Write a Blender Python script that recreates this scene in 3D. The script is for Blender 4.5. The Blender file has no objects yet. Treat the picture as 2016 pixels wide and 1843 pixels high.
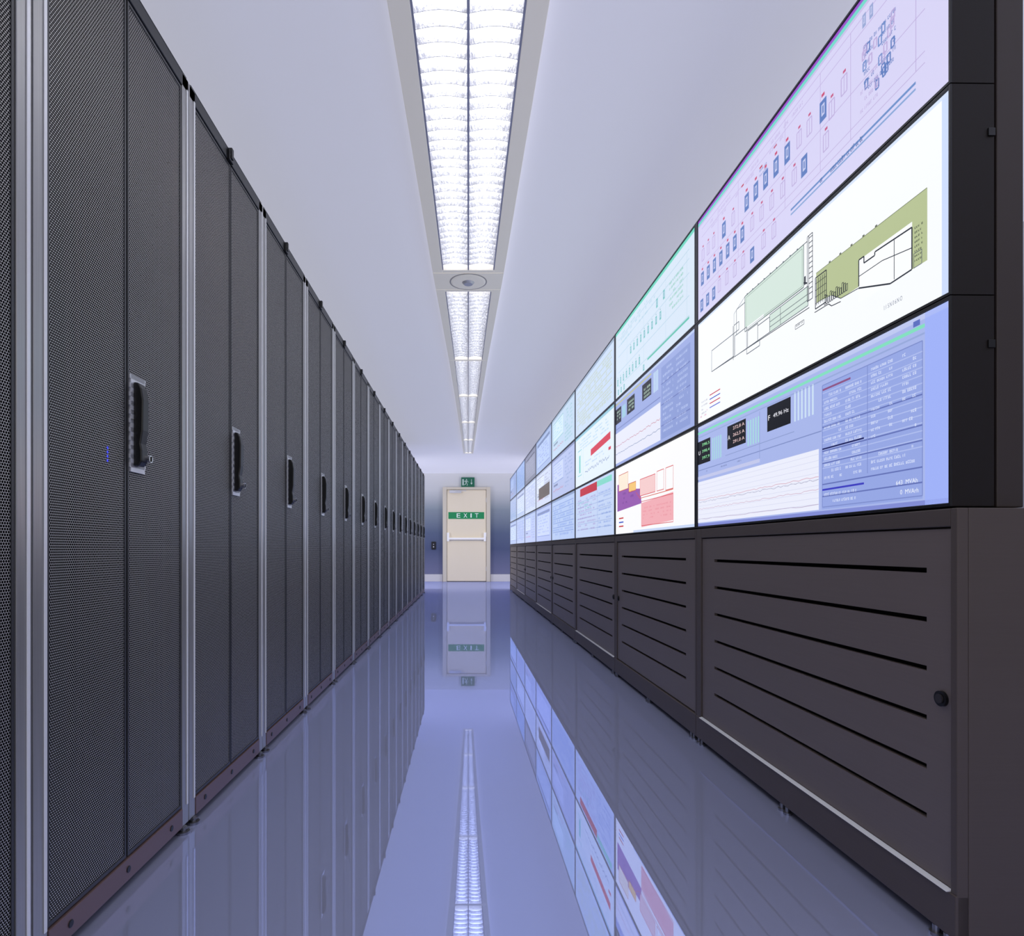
import bpy, math, random
from mathutils import Vector
random.seed(7)
C = bpy.context.scene.collection
sc = bpy.context.scene
sc.view_settings.view_transform = 'Standard'
sc.view_settings.look = 'None'
sc.view_settings.exposure = 0.0

def lin(c):
    c = c/255.0
    return c/12.92 if c <= 0.04045 else ((c+0.055)/1.055)**2.4
def rgb(r, g, b): return (lin(r), lin(g), lin(b), 1)

def mat(name, col, rough=0.5, metal=0.0, spec=0.5, emit=None, es=0):
    m = bpy.data.materials.new(name); m.use_nodes = True
    b = m.node_tree.nodes['Principled BSDF']
    b.inputs['Base Color'].default_value = col
    b.inputs['Roughness'].default_value = rough
    b.inputs['Metallic'].default_value = metal
    b.inputs['Specular IOR Level'].default_value = spec
    if emit:
        b.inputs['Emission Color'].default_value = emit
        b.inputs['Emission Strength'].default_value = es
    return m

def brushed(name, c1, c2, rough, metal, scale=(1, 1, 60)):
    m = mat(name, c1, rough, metal)
    nt = m.node_tree; b = nt.nodes['Principled BSDF']
    tc = nt.nodes.new('ShaderNodeTexCoord'); mp = nt.nodes.new('ShaderNodeMapping')
    mp.inputs['Scale'].default_value = scale
    nz = nt.nodes.new('ShaderNodeTexNoise'); nz.inputs['Scale'].default_value = 4
    mx = nt.nodes.new('ShaderNodeMix'); mx.data_type = 'RGBA'
    nt.links.new(tc.outputs['Object'], mp.inputs[0]); nt.links.new(mp.outputs[0], nz.inputs['Vector'])
    nt.links.new(nz.outputs['Fac'], mx.inputs['Factor'])
    mx.inputs['A'].default_value = c1; mx.inputs['B'].default_value = c2
    nt.links.new(mx.outputs['Result'], b.inputs['Base Color'])
    return m

class MB:
    def __init__(s): s.v = []; s.f = []; s.m = []
    def box(s, x0, x1, y0, y1, z0, z1, m=0):
        n = len(s.v)
        s.v += [(x0,y0,z0),(x1,y0,z0),(x1,y1,z0),(x0,y1,z0),(x0,y0,z1),(x1,y0,z1),(x1,y1,z1),(x0,y1,z1)]
        for q in [(0,3,2,1),(4,5,6,7),(0,1,5,4),(1,2,6,5),(2,3,7,6),(3,0,4,7)]:
            s.f.append([n+i for i in q]); s.m.append(m)
    def poly(s, pts, m=0):
        n = len(s.v); s.v += [tuple(p) for p in pts]
        s.f.append(list(range(n, n+len(pts)))); s.m.append(m)
    def loft(s, A, B, m=0, caps=True):
        n = len(s.v); k = len(A); s.v += [tuple(p) for p in A]+[tuple(p) for p in B]
        for i in range(k):
            j = (i+1) % k
            s.f.append([n+i, n+j, n+k+j, n+k+i]); s.m.append(m)
        if caps:
            s.f.append([n+i for i in reversed(range(k))]); s.m.append(m)
            s.f.append([n+k+i for i in range(k)]); s.m.append(m)
    def cyl(s, c, axis, r, h, m=0, seg=16, r2=None):
        r2 = r if r2 is None else r2
        A = []; B = []
        for i in range(seg):
            a = 2*math.pi*i/seg; ca, sa = math.cos(a), math.sin(a)
            if axis == 'z':
                A.append((c[0]+r*ca, c[1]+r*sa, c[2])); B.append((c[0]+r2*ca, c[1]+r2*sa, c[2]+h))
            elif axis == 'x':
                A.append((c[0], c[1]+r*ca, c[2]+r*sa)); B.append((c[0]+h, c[1]+r2*ca, c[2]+r2*sa))
            else:
                A.append((c[0]+r*sa, c[1], c[2]+r*ca)); B.append((c[0]+r2*sa, c[1]+h, c[2]+r2*ca))
        s.loft(A, B, m)
    def obj(s, name, mats, parent=None, bevel=0, recalc=True):
        me = bpy.data.meshes.new(name); me.from_pydata(s.v, [], s.f)
        for m in mats: me.materials.append(m)
        for p, i in zip(me.polygons, s.m): p.material_index = i
        if recalc:
            import bmesh
            bm = bmesh.new(); bm.from_mesh(me); bmesh.ops.recalc_face_normals(bm, faces=bm.faces); bm.to_mesh(me); bm.free()
        me.update()
        o = bpy.data.objects.new(name, me); C.objects.link(o)
        if parent: o.parent = parent
        if bevel:
            b = o.modifiers.new('bevel', 'BEVEL'); b.width = bevel; b.segments = 2; b.limit_method = 'ANGLE'
        return o

def empty(name):
    o = bpy.data.objects.new(name, None); o.empty_display_size = .1; C.objects.link(o); return o
def dup(o, parent=None):
    n = o.copy(); C.objects.link(n)
    if parent: n.parent = parent
    for ch in list(o.children): dup(ch, n)
    return n
def tag(o, cat, label, group=None):
    o['category'] = cat; o['label'] = label
    if group: o['group'] = group

# ------------------------------------------------------------------ materials
M_black = mat('black_plastic', rgb(14,14,16), .35)
M_bezel = mat('bezel_black', rgb(30,24,22), .5, spec=.3)
M_void = mat('dark_gap', rgb(5,5,6), .9, spec=.1)
M_rack = brushed('rack_powdercoat', rgb(44,45,47), rgb(52,53,55), .4, .3)
M_post = brushed('rack_post_metal', rgb(162,161,160), rgb(180,179,178), .30, .5, (60,60,1))
M_posthighlight = mat('rack_post_highlight', rgb(252,252,252), .25, .1)  # near-white strip that paints a highlight down the post
M_kick = mat('rack_plinth', rgb(128,104,102), .4, .3)
M_chrome = mat('chrome', rgb(220,220,225), .18, 1.0)
M_foot = mat('foot_steel', rgb(150,150,155), .3, .8)
M_silver = mat('satin_silver', rgb(230,230,232), .35, .3)
M_cab = brushed('cabinet_charcoal', rgb(88,77,71), rgb(94,83,77), .5, .0)
M_cabdoor = brushed('cabinet_door_charcoal', rgb(118,106,100), rgb(124,112,106), .42, .0)
M_frame = mat('lock_face', rgb(50,46,46), .5)
M_led = mat('blue_indicator', rgb(20,20,60), .5, emit=rgb(60,70,255), es=1.5)
M_rim = mat('door_rim', rgb(70,70,72), .4, .3)

def perforated():
    m = mat('perforated_steel', rgb(100,100,106), .42, .55)
    nt = m.node_tree; N = nt.nodes; L = nt.links; b = N['Principled BSDF']
    tc = N.new('ShaderNodeTexCoord'); sp = N.new('ShaderNodeSeparateXYZ'); L.new(tc.outputs['Object'], sp.inputs[0])
    def mth(op, a, bb=None):
        n = N.new('ShaderNodeMath'); n.operation = op
        for i, x in enumerate((a, bb)):
            if x is None: continue
            if isinstance(x, (int, float)): n.inputs[i].default_value = x
            else: L.new(x, n.inputs[i])
        return n.outputs[0]
    p = .0056
    a = mth('DIVIDE', sp.outputs['Y'], p); bz = mth('DIVIDE', sp.outputs['Z'], p*.866)
    row = mth('FLOOR', bz); off = mth('MULTIPLY', mth('MODULO', row, 2.0), .5)
    fx = mth('SUBTRACT', mth('FRACT', mth('ADD', a, off)), .5)
    fy = mth('MULTIPLY', mth('SUBTRACT', mth('FRACT', bz), .5), .866)
    d = mth('SQRT', mth('ADD', mth('MULTIPLY', fx, fx), mth('MULTIPLY', fy, fy)))
    solid = mth('GREATER_THAN', d, .41)
    mx = N.new('ShaderNodeMix'); mx.data_type = 'RGBA'
    L.new(solid, mx.inputs['Factor']); mx.inputs['A'].default_value = rgb(4,4,5); mx.inputs['B'].default_value = rgb(182,180,178)
    L.new(mx.outputs['Result'], b.inputs['Base Color'])
    L.new(mth('MULTIPLY', solid, .3), b.inputs['Metallic'])
    L.new(mth('MULTIPLY', solid, .5), b.inputs['Specular IOR Level'])
    return m
M_perf = perforated()

# ------------------------------------------------------------------ room shell
ZC = .76; H = 2.53; YW = 14.4; XS = 3.0; YB = -2.0
def wallramp():
    m = mat('wall_height_gradient', (1,1,1,1), .6)
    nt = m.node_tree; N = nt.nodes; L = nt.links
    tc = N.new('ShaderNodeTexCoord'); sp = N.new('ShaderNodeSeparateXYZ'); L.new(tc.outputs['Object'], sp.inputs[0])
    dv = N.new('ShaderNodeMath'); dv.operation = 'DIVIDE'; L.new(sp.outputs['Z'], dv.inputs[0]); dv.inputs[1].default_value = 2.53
    r = N.new('ShaderNodeValToRGB'); L.new(dv.outputs[0], r.inputs[0])  # colour ramp by height, blue-grey low to near white at the top
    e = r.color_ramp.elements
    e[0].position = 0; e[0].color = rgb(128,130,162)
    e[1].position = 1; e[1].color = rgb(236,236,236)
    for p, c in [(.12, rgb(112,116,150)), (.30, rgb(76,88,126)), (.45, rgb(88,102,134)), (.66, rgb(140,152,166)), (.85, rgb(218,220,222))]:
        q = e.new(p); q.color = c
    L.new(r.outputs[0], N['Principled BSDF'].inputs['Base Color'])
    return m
M_wall = mat('white_wall_paint', rgb(215,215,222), .7)
M_ceil = brushed('ceiling_added_glow', rgb(206,207,222), rgb(210,211,226), .8, 0, (.5,.5,.5))
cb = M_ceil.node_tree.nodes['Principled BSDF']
cb.inputs['Emission Color'].default_value = (.87,.88,1,1); cb.inputs['Emission Strength'].default_value = .37  # glow added to the ceiling as even fill light
M_far = wallramp()
def floormat():
    m = bpy.data.materials.new('glossy_blue_epoxy'); m.use_nodes = True
    nt = m.node_tree; N = nt.nodes; L = nt.links; N.clear()
    out = N.new('ShaderNodeOutputMaterial'); mx = N.new('ShaderNodeMixShader')
    d = N.new('ShaderNodeBsdfDiffuse'); g = N.new('ShaderNodeBsdfGlossy')
    nz = N.new('ShaderNodeTexNoise'); nz.inputs['Scale'].default_value = .6
    tc = N.new('ShaderNodeTexCoord'); L.new(tc.outputs['Object'], nz.inputs['Vector'])
    cm = N.new('ShaderNodeMix'); cm.data_type = 'RGBA'; L.new(nz.outputs['Fac'], cm.inputs['Factor'])
    cm.inputs['A'].default_value = (.62,.66,.92,1); cm.inputs['B'].default_value = (.65,.67,.90,1)
    L.new(cm.outputs['Result'], d.inputs['Color'])
    g.inputs['Color'].default_value = (.43,.51,.92,1); g.inputs['Roughness'].default_value = .012
    mx.inputs[0].default_value = .60
    L.new(d.outputs[0], mx.inputs[1]); L.new(g.outputs[0], mx.inputs[2]); L.new(mx.outputs[0], out.inputs[0])
    return m
M_floor = floormat()
def shell(name, args, m):
    b = MB(); b.box(*args); o = b.obj(name, [m]); o['kind'] = 'structure'; return o
shell('floor', (-XS, XS, YB, YW, -.1, 0), M_floor)
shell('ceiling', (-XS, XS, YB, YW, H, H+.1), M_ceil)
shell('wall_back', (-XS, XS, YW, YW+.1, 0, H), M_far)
shell('wall_left', (-XS-.1, -XS, YB, YW, 0, H), M_wall)
shell('wall_right', (XS, XS+.1, YB, YW, 0, H), M_wall)
M_base = mat('baseboard_white', rgb(225,222,222), .5)
DX0, DX1 = -.595, .512
b = MB(); b.box(-XS, DX0-.01, YW-.02, YW, 0, .17); b.box(DX1+.01, XS, YW-.02, YW, 0, .17)
o = b.obj('baseboard_back', [M_base], bevel=.003); o['kind'] = 'structure'

# ------------------------------------------------------------------ text helper
_tc = {}
def textmesh(t):
    if t in _tc: return _tc[t]
    cu = bpy.data.curves.new('t', 'FONT'); cu.body = t; cu.resolution_u = 3
    ob = bpy.data.objects.new('t', cu); C.objects.link(ob)
    dg = bpy.context.evaluated_depsgraph_get()
    me = bpy.data.meshes.new_from_object(ob.evaluated_get(dg))
    vs = [tuple(v.co) for v in me.vertices]; fs = [list(p.vertices) for p in me.polygons]
    bpy.data.objects.remove(ob); bpy.data.curves.remove(cu); bpy.data.meshes.remove(me)
    x0 = min(v[0] for v in vs); x1 = max(v[0] for v in vs); y0 = min(v[1] for v in vs); y1 = max(v[1] for v in vs)
    vs = [((v[0]-x0)/(x1-x0), (v[1]-y0)/(y1-y0)) for v in vs]
    _tc[t] = (vs, fs); return _tc[t]

# ------------------------------------------------------------------ door
M_cream = mat('cream_door_paint', rgb(252,239,212), .45)
M_creamf = mat('cream_frame_paint', rgb(226,217,198), .45)
M_white = mat('white_plastic', rgb(252,252,254), .35, emit=(1,1,1,1), es=.12)
M_barshadow = mat('bar_shadow_grey', rgb(190,190,192), .4)  # for the strip under the bar, painted as its shadow
M_green = mat('exit_green', rgb(20,140,85), .5, emit=rgb(20,140,85), es=.12)
M_greend = mat('sign_dark_green', rgb(22,110,80), .5)
M_wsign = mat('sign_white', rgb(245,250,248), .5, emit=rgb(240,250,245), es=.12)
M_wsign2 = mat('sign_pictogram_white', rgb(205,225,215), .5)
door = empty('door_1'); door.location = (0, YW, 0); door['kind'] = 'structure'
door['label'] = 'cream fire exit door with push bar and green exit sign'
b = MB()
b.box(DX0, -.502, -.09, 0, 0, 2.2); b.box(.42, DX1, -.09, 0, 0, 2.2); b.box(-.502, .42, -.09, 0, 2.142, 2.2)
b.obj('door_frame', [M_creamf], door, .006)
b = MB(); b.box(-.497, .415, -.06, -.005, .012, 2.137)
leaf = b.obj('door_leaf', [M_cream], door, .003)
b = MB(); b.box(-.463, .368, -.066, -.0605, 1.461, 1.618, 0)
x = -.27
for ch in 'EXIT':
    vs, fs = textmesh(ch); w = .028 if ch == 'I' else .085
    n = len(b.v); b.v += [(x+v[0]*w, -.068, 1.49+v[1]*.10) for v in vs]
    for f in fs: b.f.append([n+i for i in f]); b.m.append(1)
    x += w+.075
s = b.obj('exit_sign_plate', [M_green, M_wsign], leaf, recalc=False); s['label'] = 'green plate reading EXIT in white letters'
b = MB()
for cx in (-.47, .385):
    b.box(cx-.025, cx+.025, -.14, -.0605, .94, 1.14, 0)
b.cyl((-.46, -.125, 1.0), 'x', .022, .85, 0); b.box(-.44, .355, -.085, -.0605, .955, .97, 1)
b.obj('push_bar', [M_white, M_barshadow], leaf, .004)
b = MB(); b.box(-.44, -.16, -.12, -.0605, 2.06, 2.125); b.box(-.30, -.05, -.15, -.12, 2.1, 2.115)
b.obj('door_closer', [M_silver], leaf, .004)
b = MB()
for hz in (.25, 1.05, 1.85): b.cyl((.418, -.07, hz), 'z', .01, .1)
b.obj('hinge', [M_silver], leaf)
sg = MB(); sg.box(-.165, .145, -.06, 0, 0, .225, 0)
y = -.0615
sg.poly([(-.140,y,.04),(-.140,y,.185),(-.105,y,.185),(-.105,y,.04)], 1)
hx = -.055
sg.cyl((hx+.012, y-.001, .175), 'y', .014, .001, 1, 12)
for P_ in [[(-.072,.15),(-.035,.156),(-.038,.10),(-.06,.095)], [(-.035,.15),(-.02,.15),(.005,.115),(-.005,.108)],
          [(-.075,.15),(-.07,.137),(-.095,.12),(-.10,.13)], [(-.05,.10),(-.036,.10),(-.015,.07),(-.025,.03),(-.036,.032),(-.028,.068)],
          [(-.062,.10),(-.048,.10),(-.06,.06),(-.095,.047),(-.098,.058),(-.072,.07)],
          [(.068,.185),(.079,.185),(.079,.10),(.100,.10),(.0735,.055),(.047,.10),(.068,.10)]]:
    sg.poly([(p[0], y-.0015, p[1]) for p in P_], 1)
o = sg.obj('emergency_exit_sign', [M_greend, M_wsign2], recalc=False); o.location = (0, YW, 2.201)
tag(o, 'sign', 'green emergency exit sign with white running figure and arrow above door')
b = MB(); b.box(-.05, .05, -.03, 0, 0, .18, 0); b.box(-.035, .035, -.034, -.03, .02, .16, 1)
b.cyl((0, -.04, .06), 'y', .014, .008, 2); b.cyl((0, -.04, .12), 'y', .01, .008, 2)
o = b.obj('wall_access_reader', [M_black, mat('reader_face', rgb(40,40,50), .3), M_silver], bevel=.003); o.location = (-.81, YW, .75)
tag(o, 'access reader', 'small black access reader box mounted on blue wall beside door')

# ------------------------------------------------------------------ server racks
P = .602
def build_rack():
    r = empty('server_rack')
    b = MB(); b.box(-.9, -.02, .003, P-.003, .02, 2.03, 0)
    b.box(-.02, 0, .003, P-.003, 1.995, 2.03, 0)
    b.box(-.9, 0, .012, P-.012, 2.03, 2.034, 0)
    b.obj('body', [M_rack], r, .002)
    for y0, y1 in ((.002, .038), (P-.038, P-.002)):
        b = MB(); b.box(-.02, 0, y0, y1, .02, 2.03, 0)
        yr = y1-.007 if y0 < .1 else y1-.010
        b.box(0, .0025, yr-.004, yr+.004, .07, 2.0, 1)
        b.obj('post', [M_post, M_posthighlight], r, .0012)
    b = MB(); b.box(-.019, .002, .04, P-.04, .02, .068, 0)
    for yy in (.10, .30, .50): b.cyl((.002, yy, .045), 'x', .0075, .002, 1, 12)
    b.obj('kick_plate', [M_kick, M_black], r, .0015)
    doors = []
    for y0, y1 in ((.041, .298), (.304, P-.041)):
        b = MB(); b.box(-.016, -.004, y0+.006, y1-.006, .080, 1.984, 0)
        b.box(-.016, -.002, y0, y0+.006, .072, 1.99, 1); b.box(-.016, -.002, y1-.006, y1, .072, 1.99, 1)
        b.box(-.016, -.002, y0+.006, y1-.006, .072, .080, 1); b.box(-.016, -.002, y0+.006, y1-.006, 1.984, 1.99, 1)
        doors.append(b.obj('door', [M_perf, M_rim], r))
    d = doors[1]
    b = MB(); y0, y1, z0, z1 = .312, .372, .935, 1.155
    b.box(-.004, .001, y0, y1, z0, z1, 0)
    for i in range(11):
        zz = z0+.01+i*.02; b.box(-.004, .001, y0-.003, y1+.003, zz, zz+.01, 0)
    h = b.obj('handle_plate', [M_silver], d); h['label'] = 'silver serrated handle plate'
    b = MB()
    prof = [(.001,.950),(.012,.948),(.020,.960),(.020,.985),(.017,1.0),(.022,1.03),(.023,1.10),(.019,1.125),(.012,1.138),(.001,1.14)]
    b.loft([(p[0], .322, p[1]) for p in prof], [(p[0], .350, p[1]) for p in prof], 0)
    hh = b.obj('handle', [M_black], d, .003); hh['label'] = 'black swing handle'
    b = MB(); b.cyl((.018, .352, .968), 'x', .0085, .008, 0, 16); b.box(.026, .028, .3505, .3535, .962, .974, 1)
    k = b.obj('lock', [M_chrome, M_black], d); k['label'] = 'chrome key lock'
    b = MB(); b.box(-.02, .008, .268, .300, 1.992, 2.026, 0); b.box(-.005, .012, .276, .292, 2.0, 2.034, 0)
    b.obj('door_latch', [M_black], r, .002)
    for yy in (.03, P-.03):
        b = MB(); b.cyl((-.002, yy, 0), 'z', .018, .006, 0, 16); b.cyl((-.002, yy, .006), 'z', .007, .014, 0, 10)
        b.cyl((-.002, yy, .012), 'z', .012, .005, 0, 6)
        b.obj('levelling_foot', [M_foot], r)
    return r
XL = -.761
rack = build_rack(); rack.location = (XL, 1.076-P, 0)
lab = 'tall black server rack with perforated double doors and swing handle'
tag(rack, 'server rack', lab, 'row of server racks')
racks = [rack]
for k in range(1, 17):
    n = dup(rack); n.location = (XL, 1.076+(k-1)*P, 0); racks.append(n)
r1 = racks[1]; r1['label'] = 'tall black server rack with perforated doors and blue indicator lights'
b = MB()
for i in range(4): b.box(-.004, -.0025, .2285, .2305, .945+i*.009, .950+i*.009)
pd = [c for c in r1.children if c.name.startswith('door') and 'latch' not in c.name][0]
b.obj('indicator_light', [M_led], pd)

# ------------------------------------------------------------------ cabinet + screens row
X0 = .939; ANG = .01484; Y0 = 1.178; PW = 1.277
def place(o, ly): o.location = (X0-math.sin(ANG)*ly, math.cos(ANG)*ly, 0); o.rotation_euler = (0, 0, ANG)
M_trim = mat('polished_trim', rgb(255,255,255), .2, .0)
def build_cab(flip, strip):
    r = empty('storage_cabinet')
    b = MB()
    b.box(.022, .45, -.0, PW-.003, .02, .838, 0)
    b.box(0, .022, 0, .016, .02, .838, 0); b.box(0, .022, PW-.045, PW-.003, .02, .838, 0)
    b.box(0, .022, .016, PW-.045, .803, .838, 0); b.box(-.003, .022, 0, PW-.003, .02, .104, 0)
    b.obj('body', [M_cab], r, .002)
    y0, y1 = .019, PW-.048; z0, z1 = .109, .799
    b = MB(); b.box(.016, .020, y0, y1, z0, z1, 1)
    sl = [.222+.099*i for i in range(6)]; sy0, sy1 = .082, PW-.160; hh = .0052
    if flip: sy0, sy1 = .125, PW-.14
    edges = [z0]+[q for s_ in sl for q in (s_-hh, s_+hh)]+[z1]
    for i in range(0, len(edges), 2): b.box(.005, .016, y0, y1, edges[i], edges[i+1], 0)
    for s_ in sl:
        b.box(.005, .016, y0, sy0, s_-hh, s_+hh, 0); b.box(.005, .016, sy1, y1, s_-hh, s_+hh, 0)
    d = b.obj('door', [M_cabdoor, M_void], r)
    ky = y1-.022 if flip else y0+.022
    b = MB(); b.cyl((.005, ky, .468), 'x', .015, -.006, 0, 24); b.cyl((-.001, ky, .468), 'x', .009, -.003, 1, 16)
    k = b.obj('lock', [M_black, M_frame], d); k['label'] = 'round black lock'
    if strip:
        b = MB()
        A = [(-.008, .016, .1045), (-.008, .016, .1052), (.004, .016, .1085), (.004, .016, .1045)]
        b.loft(A, [(p[0], PW-.045, p[2]) for p in A])
        k = b.obj('trim_strip', [M_trim], r); k['label'] = 'polished metal edge strip'
    for yy in (.04, PW*.5-.02, PW-.04):
        b = MB()
        for q in (-.014, .014):
            b.cyl((.002, yy+q, 0), 'z', .012, .006, 0, 14); b.cyl((.002, yy+q, .006), 'z', .006, .014, 0, 10)
        b.obj('levelling_foot', [M_foot], r)
    return r
cA = build_cab(False, True); cB = build_cab(True, False)
for i in range(8):
    o = (cA if i == 0 else dup(cA)) if i % 2 == 0 else (cB if i == 1 else dup(cB))
    place(o, Y0-.016+i*PW)
    tag(o, 'cabinet', 'charcoal metal cabinet with slotted door beneath video wall' + (', bright edge strip' if i % 2 == 0 else ''), 'row of low cabinets')

# screen contents ------------------------------------------------
_em = {}
def em(c):
    if c not in _em:
        m = bpy.data.materials.new('screen_colour_%d_%d_%d' % c); m.use_nodes = True
        bs = m.node_tree.nodes['Principled BSDF']
        bs.inputs['Base Color'].default_value = (.01,.01,.012,1); bs.inputs['Roughness'].default_value = .3
        bs.inputs['Specular IOR Level'].default_value = .2
        bs.inputs['Emission Color'].default_value = rgb(*c); bs.inputs['Emission Strength'].default_value = 1.0
        _em[c] = m
    return _em[c]
BN, BF, BZ = .006, .024, .007
SW, SH = PW-.002-BN-BF, .403-2*BZ
class Scr:
    def __init__(s): s.b = MB(); s.mats = []
    def mi(s, c):
        m = em(c)
        if m not in s.mats: s.mats.append(m)
        return s.mats.index(m)
    def pt(s, u, v, l): return (-.0004*l, SW*(1-u), SH*(1-v))
    def poly(s, pts, c, l=1): s.b.poly([s.pt(p[0], p[1], l) for p in pts], s.mi(c))
    def rect(s, u0, v0, u1, v1, c, l=1): s.poly([(u0,v0),(u1,v0),(u1,v1),(u0,v1)], c, l)
    def line(s, pts, c, t=.006, l=2):
        for (a, b_), (c2, d) in zip(pts, pts[1:]):
            A = Vector((a*SW, b_*SH)); B = Vector((c2*SW, d*SH)); D = (B-A)
            if D.length < 1e-6: continue
            D.normalize(); n = Vector((-D.y, D.x))*t*SH/2
            q = [A-n, B-n, B+n, A+n]
            s.poly([(p.x/SW, p.y/SH) for p in q], c, l)
    def frame(s, u0, v0, u1, v1, c, t=.006, l=2): s.line([(u0,v0),(u1,v0),(u1,v1),(u0,v1),(u0,v0)], c, t, l)
    def text(s, t, u0, v0, u1, v1, c, l=4):
        vs, fs = textmesh(t); n = len(s.b.v); m = s.mi(c)
        s.b.v += [s.pt(u0+(u1-u0)*v[0], v1-(v1-v0)*v[1], l) for v in vs]
        for f in fs: s.b.f.append([n+i for i in f]); s.b.m.append(m)
    def words(s, u0, v0, u1, v1, c, rows, l=3, h=.42, dens=.75, cw=.0042):
        dv = (v1-v0)/rows
        for r in range(rows):
            u = u0
            while u < u1-cw:
                n = random.randint(2, 6)
                if random.random() < dens:
                    for k in range(n):
                        if u > u1-cw: break
                        a = random.random(); top = 0 if a < .3 else h*.15
                        vt = v0+r*dv+top*dv; vb = v0+r*dv+h*dv
                        s.rect(u, vt, u+cw*.26, vb, c, l)
                        if random.random() < .75: s.rect(u, vb-h*dv*.2, u+cw*.7, vb, c, l)
                        if random.random() < .65: s.rect(u, vt, u+cw*.7, vt+h*dv*.18, c, l)
                        if random.random() < .4: s.rect(u+cw*.5, vt, u+cw*.7, vb, c, l)
                        u += cw
                else: u += cw*n
                u += cw*.8
    def wave(s, u0, u1, v, amp, c, n=40, t=.006, l=3):
        s.line([(u0+(u1-u0)*i/n, v+random.uniform(-amp, amp)) for i in range(n+1)], c, t, l)

def icons(s, v, us, c, hw=.009, hh=.055, red=None):
    for u in us:
        s.rect(u-hw, v-hh, u+hw, v+hh, c, 2); s.rect(u-hw*.45, v-hh*.6, u+hw*.5, v+hh*.5, (195,200,235), 3)
        s.rect(u-hw*.1, v-hh*.4, u+hw*.25, v+hh*.3, c, 4)
        if red: s.rect(u-hw*.4, v-hh*1.6, u+hw*.5, v-hh*1.3, red, 3)
def s_top0(s, bg, ic, faint):
    s.rect(0, 0, 1, 1, bg, 0)
    s.rect(0, 0, 1, .025, (150,80,200), 1); s.rect(0, .025, 1, .055, (110,215,200), 1); s.rect(0,.055,1,.075,(200,190,230),1)
    icons(s, .62, [.035+.045*i for i in range(7)], ic, .011, .065, red=(200,70,110))
    icons(s, .88, [.03, .075, .12, .36], ic, .011, .06)
    icons(s, .39, [.19, .33, .38, .43, .48, .53, .67], ic, .012, .07, (200,70,110))
    icons(s, .62, [.60], ic, .012, .07)
    icons(s, .15, [.80,.82], (150,165,210), .005,.04)
    for v, us in ((.62, [.36+.05*i for i in range(5)]+[.68]), (.86, [.16+.05*i for i in range(4)]+[.42,.47]), (.39, [.04,.08,.12,.25,.58,.62,.74]), (.45, [.7])):
        for u in us: s.frame(u-.009, v-.055, u+.009, v+.055, faint, .009, 2); s.rect(u-.003, v-.09, u+.006, v-.073, (195,80,125), 3); s.line([(u,v-.05),(u,v+.05)], faint, .006,2)
    s.rect(.545, .83, .93, .845, (100,138,198), 2); s.rect(.545, .865, .93, .877, (130,162,212), 2); s.words(.66,.825,.80,.88,(70,100,160),1,dens=.9,h=.6)
    for q in range(22):
        u = .79+random.uniform(0, .085); v = .30+random.uniform(0, .30)
        s.frame(u, v, u+.008, v+.05, random.choice([ic, faint, (110,140,200)]), .010, 3)
    s.words(.80, .30, .885, .62, ic, 6, dens=.8); s.words(.79,.5,.84,.72,faint,4); s.words(.40,.26,.44,.34,ic,2)
    for u, v in ((.915,.22),(.915,.25),(.40,.24),(.47,.22),(.30,.2)): s.rect(u, v, u+.014, v+.015, (190,50,80), 3)
    for v in (.12, .20, .50, .72, .78): s.line([(.03,v),(.95,v)], faint, .005, 1)
    for u in (.15,.28,.52,.66,.76,.93): s.line([(u,.12),(u,.78)], faint, .005, 1)
    s.words(.06, .15, .6, .27, faint, 2, dens=.5)
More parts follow.
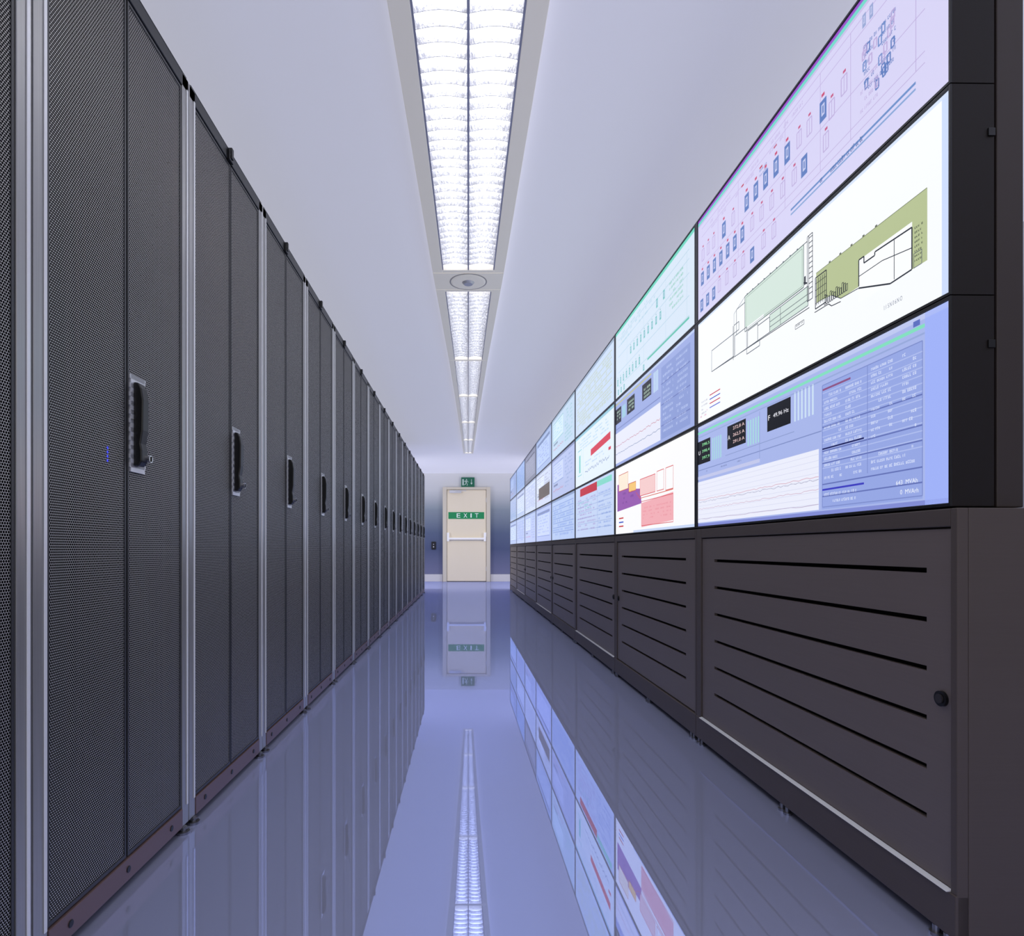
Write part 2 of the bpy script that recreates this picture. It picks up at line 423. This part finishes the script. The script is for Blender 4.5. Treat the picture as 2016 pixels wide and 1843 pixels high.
def s_plan(s):
    K = (35,40,50); G = (90,98,108)
    s.rect(0, 0, 1, 1, (248,251,255), 0)
    s.rect(0, 0, 1, .02, (215,228,250), 1); s.rect(.985, 0, 1, 1, (205,220,252), 1)
    s.poly([(.32,.13),(.598,.13),(.598,.43),(.42,.43),(.42,.40),(.32,.40)], (212,230,220), 1)
    s.frame(.32, .13, .598, .43, (80,95,95), .007); s.frame(.327, .15, .592, .415, (140,155,150), .004)
    for i in range(9): s.rect(.33+i*.03, .120, .335+i*.03, .128, G, 2)
    s.line([(.598,.13),(.612,.13)], K, .006); s.line([(.598,.40),(.612,.42)], K, .01); s.rect(.60,.36,.606,.42,K,2)
    s.rect(.45, .445, .615, .58, (212,230,220), 1); s.frame(.45, .445, .615, .58, G, .006)
    s.line([(.45,.5),(.615,.5)], G, .005); s.line([(.50,.445),(.50,.58)], G, .005); s.line([(.45,.54),(.615,.54)], G, .005)
    s.poly([(.645,.40),(.955,.40),(.955,.775),(.922,.775),(.922,.55),(.80,.55),(.80,.52),(.785,.52),(.785,.68),(.73,.68),(.70,.62),(.645,.60)], (182,194,146), 1)
    s.line([(.645,.40),(.955,.40)], (110,120,90), .004)
    for i in range(5): s.rect(.69+i*.035, .388, .696+i*.035, .398, (100,105,90), 2)
    s.rect(.785, .52, .922, .775, (250,253,255), 2)
    s.line([(.785,.68),(.785,.52),(.80,.52),(.80,.56),(.83,.56),(.83,.54),(.922,.55),(.922,.775),(.87,.78),(.785,.69)], K, .009, 3)
    s.line([(.785,.62),(.85,.62),(.922,.66)], K, .005, 3); s.line([(.88,.55),(.88,.77)], K, .005, 3)
    s.words(.928, .56, .948, .76, K, 8, dens=.85, cw=.004)
    s.frame(.926, .70, .944, .775, G, .004, 3)
    s.frame(.612, .10, .632, .55, K, .006, 2); s.line([(.618,.10),(.618,.55)], K, .006)
    for i in range(12): s.line([(.618,.12+i*.035),(.632,.12+i*.035)], K, .006, 3)
    for i in range(5): s.rect(.646+i*.007, .44, .648+i*.007, .62, K, 3)
    s.frame(.643, .43, .682, .64, K, .008, 3)
    for i in range(4): s.line([(.643,.47+i*.045),(.682,.47+i*.045)], K, .004, 3)
    for i in range(12): s.frame(.675+i*.0065, .59+.012*(i % 3), .680+i*.0065, .655, K, .005, 3)
    s.line([(.64,.66),(.69,.665),(.70,.69),(.73,.70)], K, .006, 3); s.line([(.70,.62),(.73,.68),(.785,.69)], K, .005, 3)
    for u0, v0, u1, v1 in ((.105,.37,.255,.57),(.26,.40,.33,.58),(.27,.18,.32,.40),(.335,.44,.39,.58),(.39,.46,.45,.58),(.255,.30,.285,.37),(.33,.58,.40,.63)):
        s.frame(u0, v0, u1, v1, G, .007, 2)
    s.line([(.105,.57),(.62,.60)], K, .006); s.line([(.25,.3),(.25,.6)], K, .007)
    s.line([(.32,.13),(.255,.20),(.255,.3)], (120,130,135), .005)
    for i, c in enumerate(((200,60,80),(60,90,200),(200,60,80),(90,110,210))): s.rect(.09, .78+i*.04, .165, .790+i*.04, c, 2)
    s.words(.03, .80, .075, .95, (150,150,170), 4, dens=.8)
    s.words(.02, .90, .10, .98, (210,120,160), 2, dens=.6)
    s.text('1:1 5.N 0 6.N O', .855, .885, .90, .91, (110,120,140))
    s.frame(.565, .66, .60, .69, K, .004, 3); s.words(.568, .665, .60, .69, K, 1, dens=.9)
def s_meter(s):
    s.rect(0, 0, 1, 1, (168,182,234), 0); s.rect(.95, 0, 1, 1, (160,178,248), 1); s.rect(0,.975,1,1,(130,140,212),1)
    s.rect(0, 0, 1, .03, (190,200,240), 1); s.rect(0, .055, .95, .075, (130,222,190), 2); s.rect(0, .10, .95, .11, (150,168,218), 2)
    D = (16,18,26)
    s.rect(.0, .15, .095, .38, D, 2); s.rect(.213, .125, .325, .33, D, 2); s.rect(.438, .115, .545, .31, D, 2)
    s.text('U', .006, .245, .02, .285, (240,240,245))
    for i, t in enumerate(('398,5','398,4','397,9')): s.text(t, .034, .18+i*.065, .090, .212+i*.065, (150,235,170))
    s.text('A', .218, .21, .232, .25, (240,240,245))
    for i, t in enumerate(('272,8 A','262,5 A','291,0 A')): s.text(t, .25, .148+i*.06, .318, .18+i*.06, (238,205,205))
    s.text('F', .444, .185, .453, .225, (240,240,245)); s.text('49,96 Hz', .468, .187, .537, .222, (240,240,250))
    for k in range(6):
        for (a, v) in ((.11,.17), (.335,.155), (.56,.10)):
            if k < 5 or a > .5: s.rect(a+k*.014, v, a+.006+k*.014, v+.21, (165,220,222) if a < .5 else (205,225,245), 2)
    s.line([(0,.44),(.665,.44)], (125,140,195), .007, 2); s.line([(.2,.38),(.56,.38)], (140,155,205), .006, 2)
    s.line([(.40,.12),(.40,.50)], (140,155,205), .007, 2)
    s.rect(.0, .50, .40, .53, (195,200,235), 2)
    s.words(.01,.46,.3,.49,(100,110,160),1,dens=.5)
    s.rect(0, .555, .655, .965, (236,238,252), 2)
    for i in range(9): s.line([(0,.59+i*.042),(.655,.59+i*.042)], (212,215,238), .003, 3)
    s.wave(.0, .655, .74, .006, (215,165,180), 60, .004); s.wave(.0, .655, .76, .008, (150,150,175), 60, .003); s.wave(.0, .655, .83, .006, (210,180,200), 60, .004)
    s.wave(.0, .655, .93, .004, (180,165,195), 30, .004)
    T = (222,230,252)
    s.rect(.665, .14, .945, .965, (150,167,228), 1)
    s.frame(.668, .14, .945, .95, (125,140,203), .006, 2); s.line([(.81,.14),(.81,.78)], (125,140,203), .006, 3)
    s.rect(.668, .165, .76, .178, (140,80,130), 2)
    for i in range(13): s.line([(.668,.195+i*.0415),(.945,.195+i*.0415)], (176,190,238), .006, 2)
    for v in (.42, .58, .66, .80, .88): s.line([(.668,v),(.945,v)], (100,114,182), .008, 3)
    s.rect(.668, .56, .80, .57, (20,25,90), 3); s.rect(.668, .83, .80, .842, (60,60,190), 3)
    s.words(.675, .21, .735, .79, T, 14); s.words(.745, .21, .795, .79, T, 14, dens=.7)
    s.words(.82, .165, .88, .60, T, 11); s.words(.90, .165, .935, .60, T, 11, dens=.7)
    s.words(.82, .67, .93, .79, T, 3, dens=.7)
    s.words(.675, .86, .78, .95, T, 2)
    s.text('643  MVAh', .885, .852, .935, .876, (240,245,255)); s.text('0  MVArh', .895, .905, .937, .93, (240,245,255))
    s.rect(.925, .02, .94, .05, (90,110,190), 3)
def s_top1(s):
    s.rect(0, 0, 1, 1, (214,228,243), 0); s.rect(0,0,1,.04,(110,212,190),1)
    g = (105,190,185)
    icons(s, .78, [.04+.05*i for i in range(8)], g, .009,.05,(140,180,190)); icons(s, .5, [.26+.05*i for i in range(9)], g,.009,.05,(140,180,190)); icons(s, .30, [.62, .7], g)
    icons(s, .93, [.05,.10,.15,.45], g, .009,.04)
    s.words(.76,.25,.9,.62,(80,185,145),6,dens=.85,cw=.006)
    for v in (.15,.25,.4,.64,.85): s.line([(.05,v),(.95,v)], (180,208,224), .009, 1)
    for u in (.2,.45,.72,.93): s.line([(u,.15),(u,.85)], (185,212,226), .008, 1)
    s.rect(.5, .86, .95, .885, (90,190,170), 2); s.words(.1,.1,.6,.3,(150,195,210),3,dens=.5)
def s_meter1(s):
    s.rect(0,0,1,1,(156,171,224),0); s.rect(0,.05,.55,.07,(190,190,130),2); s.rect(0,0,1,.03,(190,205,240),1)
    D = (20,20,28)
    s.rect(.0,.13,.10,.36,D,2); s.rect(.20,.12,.32,.34,D,2); s.rect(.43,.11,.55,.32,D,2)
    for k,(a,b_) in enumerate(((.0,.1),(.2,.32),(.43,.55))):
        for i in range(3): s.words(a+.025,.17+i*.05,b_-.01,.20+i*.05,(200,230,210),1,dens=.95,h=1)
    for k in range(4): s.rect(.12+k*.015,.15,.127+k*.015,.33,(160,225,220),2); s.rect(.58+k*.015,.08,.587+k*.015,.33,(205,232,245),2)
    s.rect(0,.50,.66,.96,(230,232,247),2); s.wave(0,.66,.70,.012,(200,140,150),50,.008); s.wave(0,.66,.82,.008,(140,155,185),50,.008)
    s.line([(0,.44),(.66,.44)],(115,128,190),.012,2)
    s.rect(.67,.1,.96,.96,(138,155,212),1); s.words(.69,.14,.80,.92,(195,208,244),12,dens=.7); s.words(.83,.14,.94,.92,(195,208,244),12,dens=.7)
    for v in (.3,.55,.8): s.line([(.67,v),(.96,v)],(100,113,180),.01,3)
def s_site(s):
    s.rect(0,0,1,1,(250,250,252),0)
    s.poly([(.03,.25),(.25,.30),(.33,.40),(.40,.42),(.42,.62),(.03,.66)],(150,90,175),1)
    s.rect(.06,.12,.22,.36,(250,235,215),2); s.frame(.06,.12,.22,.36,(200,80,60),.009,3)
    s.rect(.23,.30,.34,.42,(245,200,120),2); s.frame(.23,.30,.34,.42,(200,80,60),.009,3)
    s.rect(.40,.30,.60,.52,(245,205,205),2); s.frame(.40,.30,.60,.52,(215,80,90),.009,3)
    s.frame(.62,.28,.70,.52,(215,90,90),.009,3); s.frame(.72,.28,.80,.54,(215,90,90),.009,3)
    s.poly([(.42,.62),(.80,.58),(.80,.90),(.42,.94)],(242,175,183),2); s.frame(.42,.60,.80,.92,(215,80,90),.008,3)
    s.line([(.34,.45),(.40,.55),(.80,.55)],(215,90,60),.009,3); s.words(.44,.68,.78,.86,(220,130,145),4,dens=.6)
    s.words(.1,.4,.35,.6,(90,40,130),3,dens=.4)
    for i, c in enumerate(((200,60,60),(60,90,200),(200,60,60))): s.rect(.06,.76+i*.06,.14,.78+i*.06,c,2)
    s.rect(.3,.97,1,1,(200,215,245),1)
def dk(c, k): return tuple(max(0, x-k) for x in c)
def s_generic(s, bg, fg, kind):
    s.rect(0,0,1,1,bg,0); s.rect(0,0,1,.05,dk(bg,45),1)
    if kind == 0:
        for i in range(7):
            s.line([(.05,.15+i*.11),(.95,.15+i*.11)],fg,.012,1); s.words(.06,.18+i*.11,.94,.23+i*.11,fg,1,h=1,dens=.6,cw=.012)
        s.line([(.4,.1),(.4,.95)],fg,.014,2)
    elif kind == 1:
        s.rect(.08,.15,.55,.6,dk(bg,-20),1); s.frame(.08,.15,.55,.6,fg,.014); s.words(.1,.2,.5,.55,fg,5,cw=.012)
        s.words(.62,.15,.92,.9,fg,9,cw=.012); s.wave(.08,.55,.8,.03,(190,110,130),30,.012); s.rect(.1,.65,.3,.7,dk(bg,60),2)
    else:
        s.rect(.1,.15,.9,.85,dk(bg,-18),1); s.words(.15,.2,.85,.8,fg,7,dens=.6,cw=.012); s.frame(.1,.15,.9,.85,fg,.014)
        s.rect(.1,.15,.9,.22,dk(bg,50),2)
def s_red(s):
    s.rect(0,0,1,1,(226,238,248),0); s.rect(0,.0,1,.05,(150,200,220),1)
    s.poly([(.46,.44),(.92,.38),(.92,.50),(.46,.56)],(210,40,60),2); s.words(.1,.12,.9,.35,(130,180,205),4,dens=.6,cw=.01)
    s.frame(.08,.3,.2,.8,(90,190,190),.012); s.rect(.12,.4,.16,.75,(110,200,195),2); s.wave(.3,.9,.78,.04,(130,145,180),30,.014)
    s.rect(.88,.62,.93,.67,(210,40,60),2); s.words(.3,.6,.8,.72,(130,165,200),2,dens=.5,cw=.01); s.line([(.25,.1),(.25,.9)],(160,190,210),.01)
def s_redhead(s):
    s.rect(0,0,1,1,(196,212,244),0); s.rect(.15,.04,.62,.19,(190,30,50),2); s.rect(.62,.04,.95,.14,(130,215,200),2)
    s.words(.08,.25,.6,.9,(150,120,180),9,dens=.65,cw=.01); s.words(.66,.25,.94,.9,(110,140,205),9,cw=.01)
    s.line([(.63,.2),(.63,.95)],(110,130,190),.014); s.words(.08,.3,.5,.5,(90,180,180),3,dens=.5,cw=.01)
    for i in range(6): s.line([(.05,.3+i*.11),(.95,.3+i*.11)],(150,170,215),.008,1)

mount = empty('video_wall_mount'); place(mount, Y0)
b = MB()
for i in range(9):
    yy = min(max(i*PW-.03, .0), 8*PW-.06); b.box(.090, .142, yy, yy+.055, .84, 2.062)
for z in (1.2, 1.6, 2.0): b.box(.096, .112, .055, 8*PW-.06, z, z+.04)
b.obj('rail_frame', [mat('mount_brown_grey', rgb(60,50,46), .5)], mount, .002)
tag(mount, 'mounting frame', 'dark metal upright frame carrying the video wall screens')
lb = {(0,2):'wall display showing lavender diagram with rows of small blue symbols',
      (0,1):'wall display showing white site plan with green areas',
      (0,0):'wall display showing blue power meter page, numbers and trend chart',
      (1,2):'wall display showing pale diagram with teal symbols',
      (1,1):'wall display showing blue meter page with black number boxes',
      (1,0):'wall display showing white map with pink and purple areas',
      (2,1):'wall display showing pale page with red bar',
      (2,0):'wall display showing blue table with red header'}
gens = {(2,2):((200,218,242),(185,195,150),0),(3,2):((190,212,234),(110,180,170),1),(3,1):((178,190,230),(110,140,185),1),(3,0):((182,202,242),(110,140,210),0),
        (4,2):((162,182,222),(90,105,165),2),(4,1):((205,215,240),(120,110,110),1),(4,0):((182,196,242),(120,140,205),2),
        (5,2):((122,126,148),(165,170,192),2),(5,1):((206,218,246),(140,150,200),0),(5,0):((186,200,242),(130,140,200),1),
        (6,2):((152,178,226),(100,130,195),0),(6,1):((188,202,238),(130,150,205),2),(6,0):((184,200,242),(125,145,210),0),
        (7,2):((145,165,212),(105,125,190),1),(7,1):((170,188,228),(125,145,200),0),(7,0):((176,194,238),(125,145,205),2)}
for ci in range(8):
    for ri in range(3):
        z = .842+ri*.405
        b = MB()
        w, h = PW-.002, .403
        b.box(.004, .085, 0, w, 0, h, 0)
        b.box(.0, .004, 0, BN-.001, 0, h, 1); b.box(.0, .004, w-BF+.001, w, 0, h, 1); b.box(.0, .004, BN-.001, w-BF+.001, 0, BZ-.001, 1); b.box(.0, .004, BN-.001, w-BF+.001, h-BZ+.001, h, 1)
        b.box(.072, .085, -.003, 0, h-.10, h-.085, 1)
        p = b.obj('wall_display', [M_bezel, M_black], bevel=.0005)
        place(p, Y0+ci*PW); p.location.z = z
        tag(p, 'screen', lb.get((ci,ri), 'thin-bezel wall display showing pale blue data page'), 'video wall displays')
        s = Scr()
        if ci == 0: (s_meter, s_plan, lambda q: s_top0(q, (214,210,243), (90,122,188), (188,172,218)))[ri](s)
        elif ci == 1: (s_site, s_meter1, s_top1)[ri](s)
        elif (ci,ri) == (2,1): s_red(s)
        elif (ci,ri) == (2,0): s_redhead(s)
        else:
            s_generic(s, *gens[(ci,ri)])
            if (ci,ri) == (4,1): s.rect(.2,.45,.9,.8,(90,80,75),3)
        so = s.b.obj('screen', s.mats, p, recalc=False); so.location = (.0035, BN, BZ)

# ------------------------------------------------------------------ ceiling lights
ZF = 2.48
pts = [(0,.58),(1.93,.511),(3.835,.443),(5.62,.352),(8,.262),(11.1,.178)]
def W(y):
    for (a, wa), (b_, wb) in zip(pts, pts[1:]):
        if y <= b_: return wa+(wb-wa)*(y-a)/(b_-a)
    return pts[-1][1]
M_flange = mat('light_flange', rgb(232,226,216), .45, emit=(1,.98,.96,1), es=.22)  # slight glow added so housing and sensor panel look lit
M_diff = mat('light_diffuser', (1,1,1,1), .6, emit=(.97,.98,1,1), es=2.1)
def louvremat():
    m = mat('louvre_aluminium', rgb(236,236,242), .2, .45, emit=(.97,.98,1,1), es=.07)  # faint glow added so the blades look brighter
    nt = m.node_tree; N = nt.nodes; L = nt.links; bs = N['Principled BSDF']
    tc = N.new('ShaderNodeTexCoord'); mp = N.new('ShaderNodeMapping'); mp.inputs['Scale'].default_value = (1.0, .3, .3)
    nz = N.new('ShaderNodeTexNoise'); nz.inputs['Scale'].default_value = 110; nz.inputs['Detail'].default_value = 3
    L.new(tc.outputs['Object'], mp.inputs[0]); L.new(mp.outputs[0], nz.inputs['Vector'])
    bp = N.new('ShaderNodeBump'); bp.inputs['Strength'].default_value = 1.0; bp.inputs['Distance'].default_value = .006
    L.new(nz.outputs['Fac'], bp.inputs['Height']); L.new(bp.outputs[0], bs.inputs['Normal'])
    return m
M_blade = louvremat()
M_ldark = mat('louvre_rail', rgb(190,190,198), .3, .4)
def slab(b, ya, yb, f0, f1, z0, z1, m=0):
    a0, a1 = f0*W(ya), f1*W(ya); c0, c1 = f0*W(yb), f1*W(yb)
    b.loft([(a0,ya,z0),(a1,ya,z0),(a1,ya,z1),(a0,ya,z1)], [(c0,yb,z0),(c1,yb,z0),(c1,yb,z1),(c0,yb,z1)], m)
def light(ya, yb, e0, e1):
    r = empty('ceiling_light'); r.location = (0, ya, ZF)
    L = yb-ya
    def sl(b, p, q, *a):
        n = len(b.v); slab(b, ya+p, ya+q, *a)
        b.v[n:] = [(v[0], v[1]-ya, v[2]) for v in b.v[n:]]
    b = MB()
    sl(b, 0, L, -.5, -.36, -.002, .05); sl(b, 0, L, .36, .5, -.002, .05)
    sl(b, 0, e0, -.36, .36, -.002, .05); sl(b, L-e1, L, -.36, .36, -.002, .05)
    sl(b, e0, L-e1, -.36, .36, .044, .05)
    b.obj('housing', [M_flange], r, .002)
    b = MB(); sl(b, e0, L-e1, -.36, .36, .040, .043)
    b.obj('diffuser', [M_diff], r)
    b = MB(); sl(b, e0, L-e1, -.009, .009, .0, .03, 1); sl(b, e0, L-e1, -.36, -.345, .0, .036, 1); sl(b, e0, L-e1, .345, .36, .0, .036, 1)
    n = max(3, int((L-e0-e1)/.062)); st = (L-e0-e1)/n
    for i in range(1, n):
        y = e0+i*st; w = W(ya+y)
        for a0, a1 in ((-.345, -.009), (.009, .345)):
            K = 8; rows = []
            for k in range(K+1):
                t = k/K; x = (a0+(a1-a0)*t)*w; q = math.sin(math.pi*t); zb = .001+.012*q
                rows.append([(x, y-.0012, zb), (x, y+.0012, zb), (x, y+.009-.004*q, .037), (x, y-.009+.004*q, .037)])
            for k in range(K): b.loft(rows[k], rows[k+1], 0, caps=(k in (0, K-1)))
    b.obj('louvre', [M_blade, M_ldark], r)
    tag(r, 'ceiling light', 'long white fluorescent ceiling light with double parabolic louvre', 'ceiling light line')
    return r
for a in ((.1, 1.78, .03, .006), (1.785, 3.833, .006, .035), (4.085, 5.61, .03, .012), (5.615, 6.95, .012, .006), (6.955, 8.4, .006, .006), (8.405, 9.75, .006, .006), (9.755, 11.1, .006, .03)): light(*a)
r = empty('ceiling_sensor_panel'); r.location = (0, 3.84, ZF)
b = MB(); wa, wc = W(3.84)/2, W(4.08)/2
b.loft([(-wa,0,-.002),(wa,0,-.002),(wa,0,.05),(-wa,0,.05)], [(-wc,.24,-.002),(wc,.24,-.002),(wc,.24,.05),(-wc,.24,.05)])
b.obj('panel', [M_flange], r, .002)
M_ring = mat('detector_ring', rgb(200,196,190), .4)
b = MB(); b.cyl((0,.12,-.004), 'z', .12, .002, 0, 32); b.cyl((0,.12,-.008), 'z', .10, .004, 1, 32, .112); b.cyl((0,.12,-.02), 'z', .028, .012, 2, 24, .04)
b.obj('detector', [M_ring, M_flange, M_silver], r)
tag(r, 'detector panel', 'white ceiling panel with round detector between light fittings')

# ------------------------------------------------------------------ fill lights (added)
def area(name, loc, rot, sx, sy, e, col=(1,1,1)):
    l = bpy.data.lights.new(name, 'AREA'); l.shape = 'RECTANGLE'; l.size = sx; l.size_y = sy; l.energy = e; l.color = col
    o = bpy.data.objects.new(name, l); C.objects.link(o); o.location = loc; o.rotation_euler = rot; return o
area('fill_light_up', (-2.1, 4.5, 2.12), (math.pi, 0, 0), 1.4, 11, 20, (1,.99,1))  # unseen fill added above the racks to brighten the ceiling
area('fill_light_up', (2.1, 4.5, 2.12), (math.pi, 0, 0), 1.4, 11, 20, (1,.99,1))  # matching added fill on the screen side
area('fill_light_rear', (0, -1.6, 1.7), (math.radians(80), 0, 0), 3.5, 1.4, 9, (1,.97,.93))  # fill light added behind the camera
for sx in (-1, 1):
    o = area('fill_light_end', (sx*2.1, 11.9, 1.3), (0, 0, 0), 1.0, 1.3, 21, (1,.97,.92))  # fill added out of view past the rows to brighten door and wall
    o.rotation_euler = Vector((-sx*1.9, 2.5, -.9)).to_track_quat('-Z', 'Y').to_euler()
w = bpy.data.worlds.new('world'); sc.world = w; w.use_nodes = True
w.node_tree.nodes['Background'].inputs[0].default_value = (1,.98,.97,1)
w.node_tree.nodes['Background'].inputs[1].default_value = .28

cam = bpy.data.cameras.new('camera'); co = bpy.data.objects.new('camera', cam); C.objects.link(co)
cam.sensor_fit = 'HORIZONTAL'; cam.sensor_width = 36; cam.lens = 1213/2016*36
cam.shift_x = (1008-922)/2016; cam.shift_y = (1081-921.5)/2016
cam.clip_start = .02
co.location = (0, 0, ZC); co.rotation_euler = (math.pi/2, 0, 0)
sc.camera = co
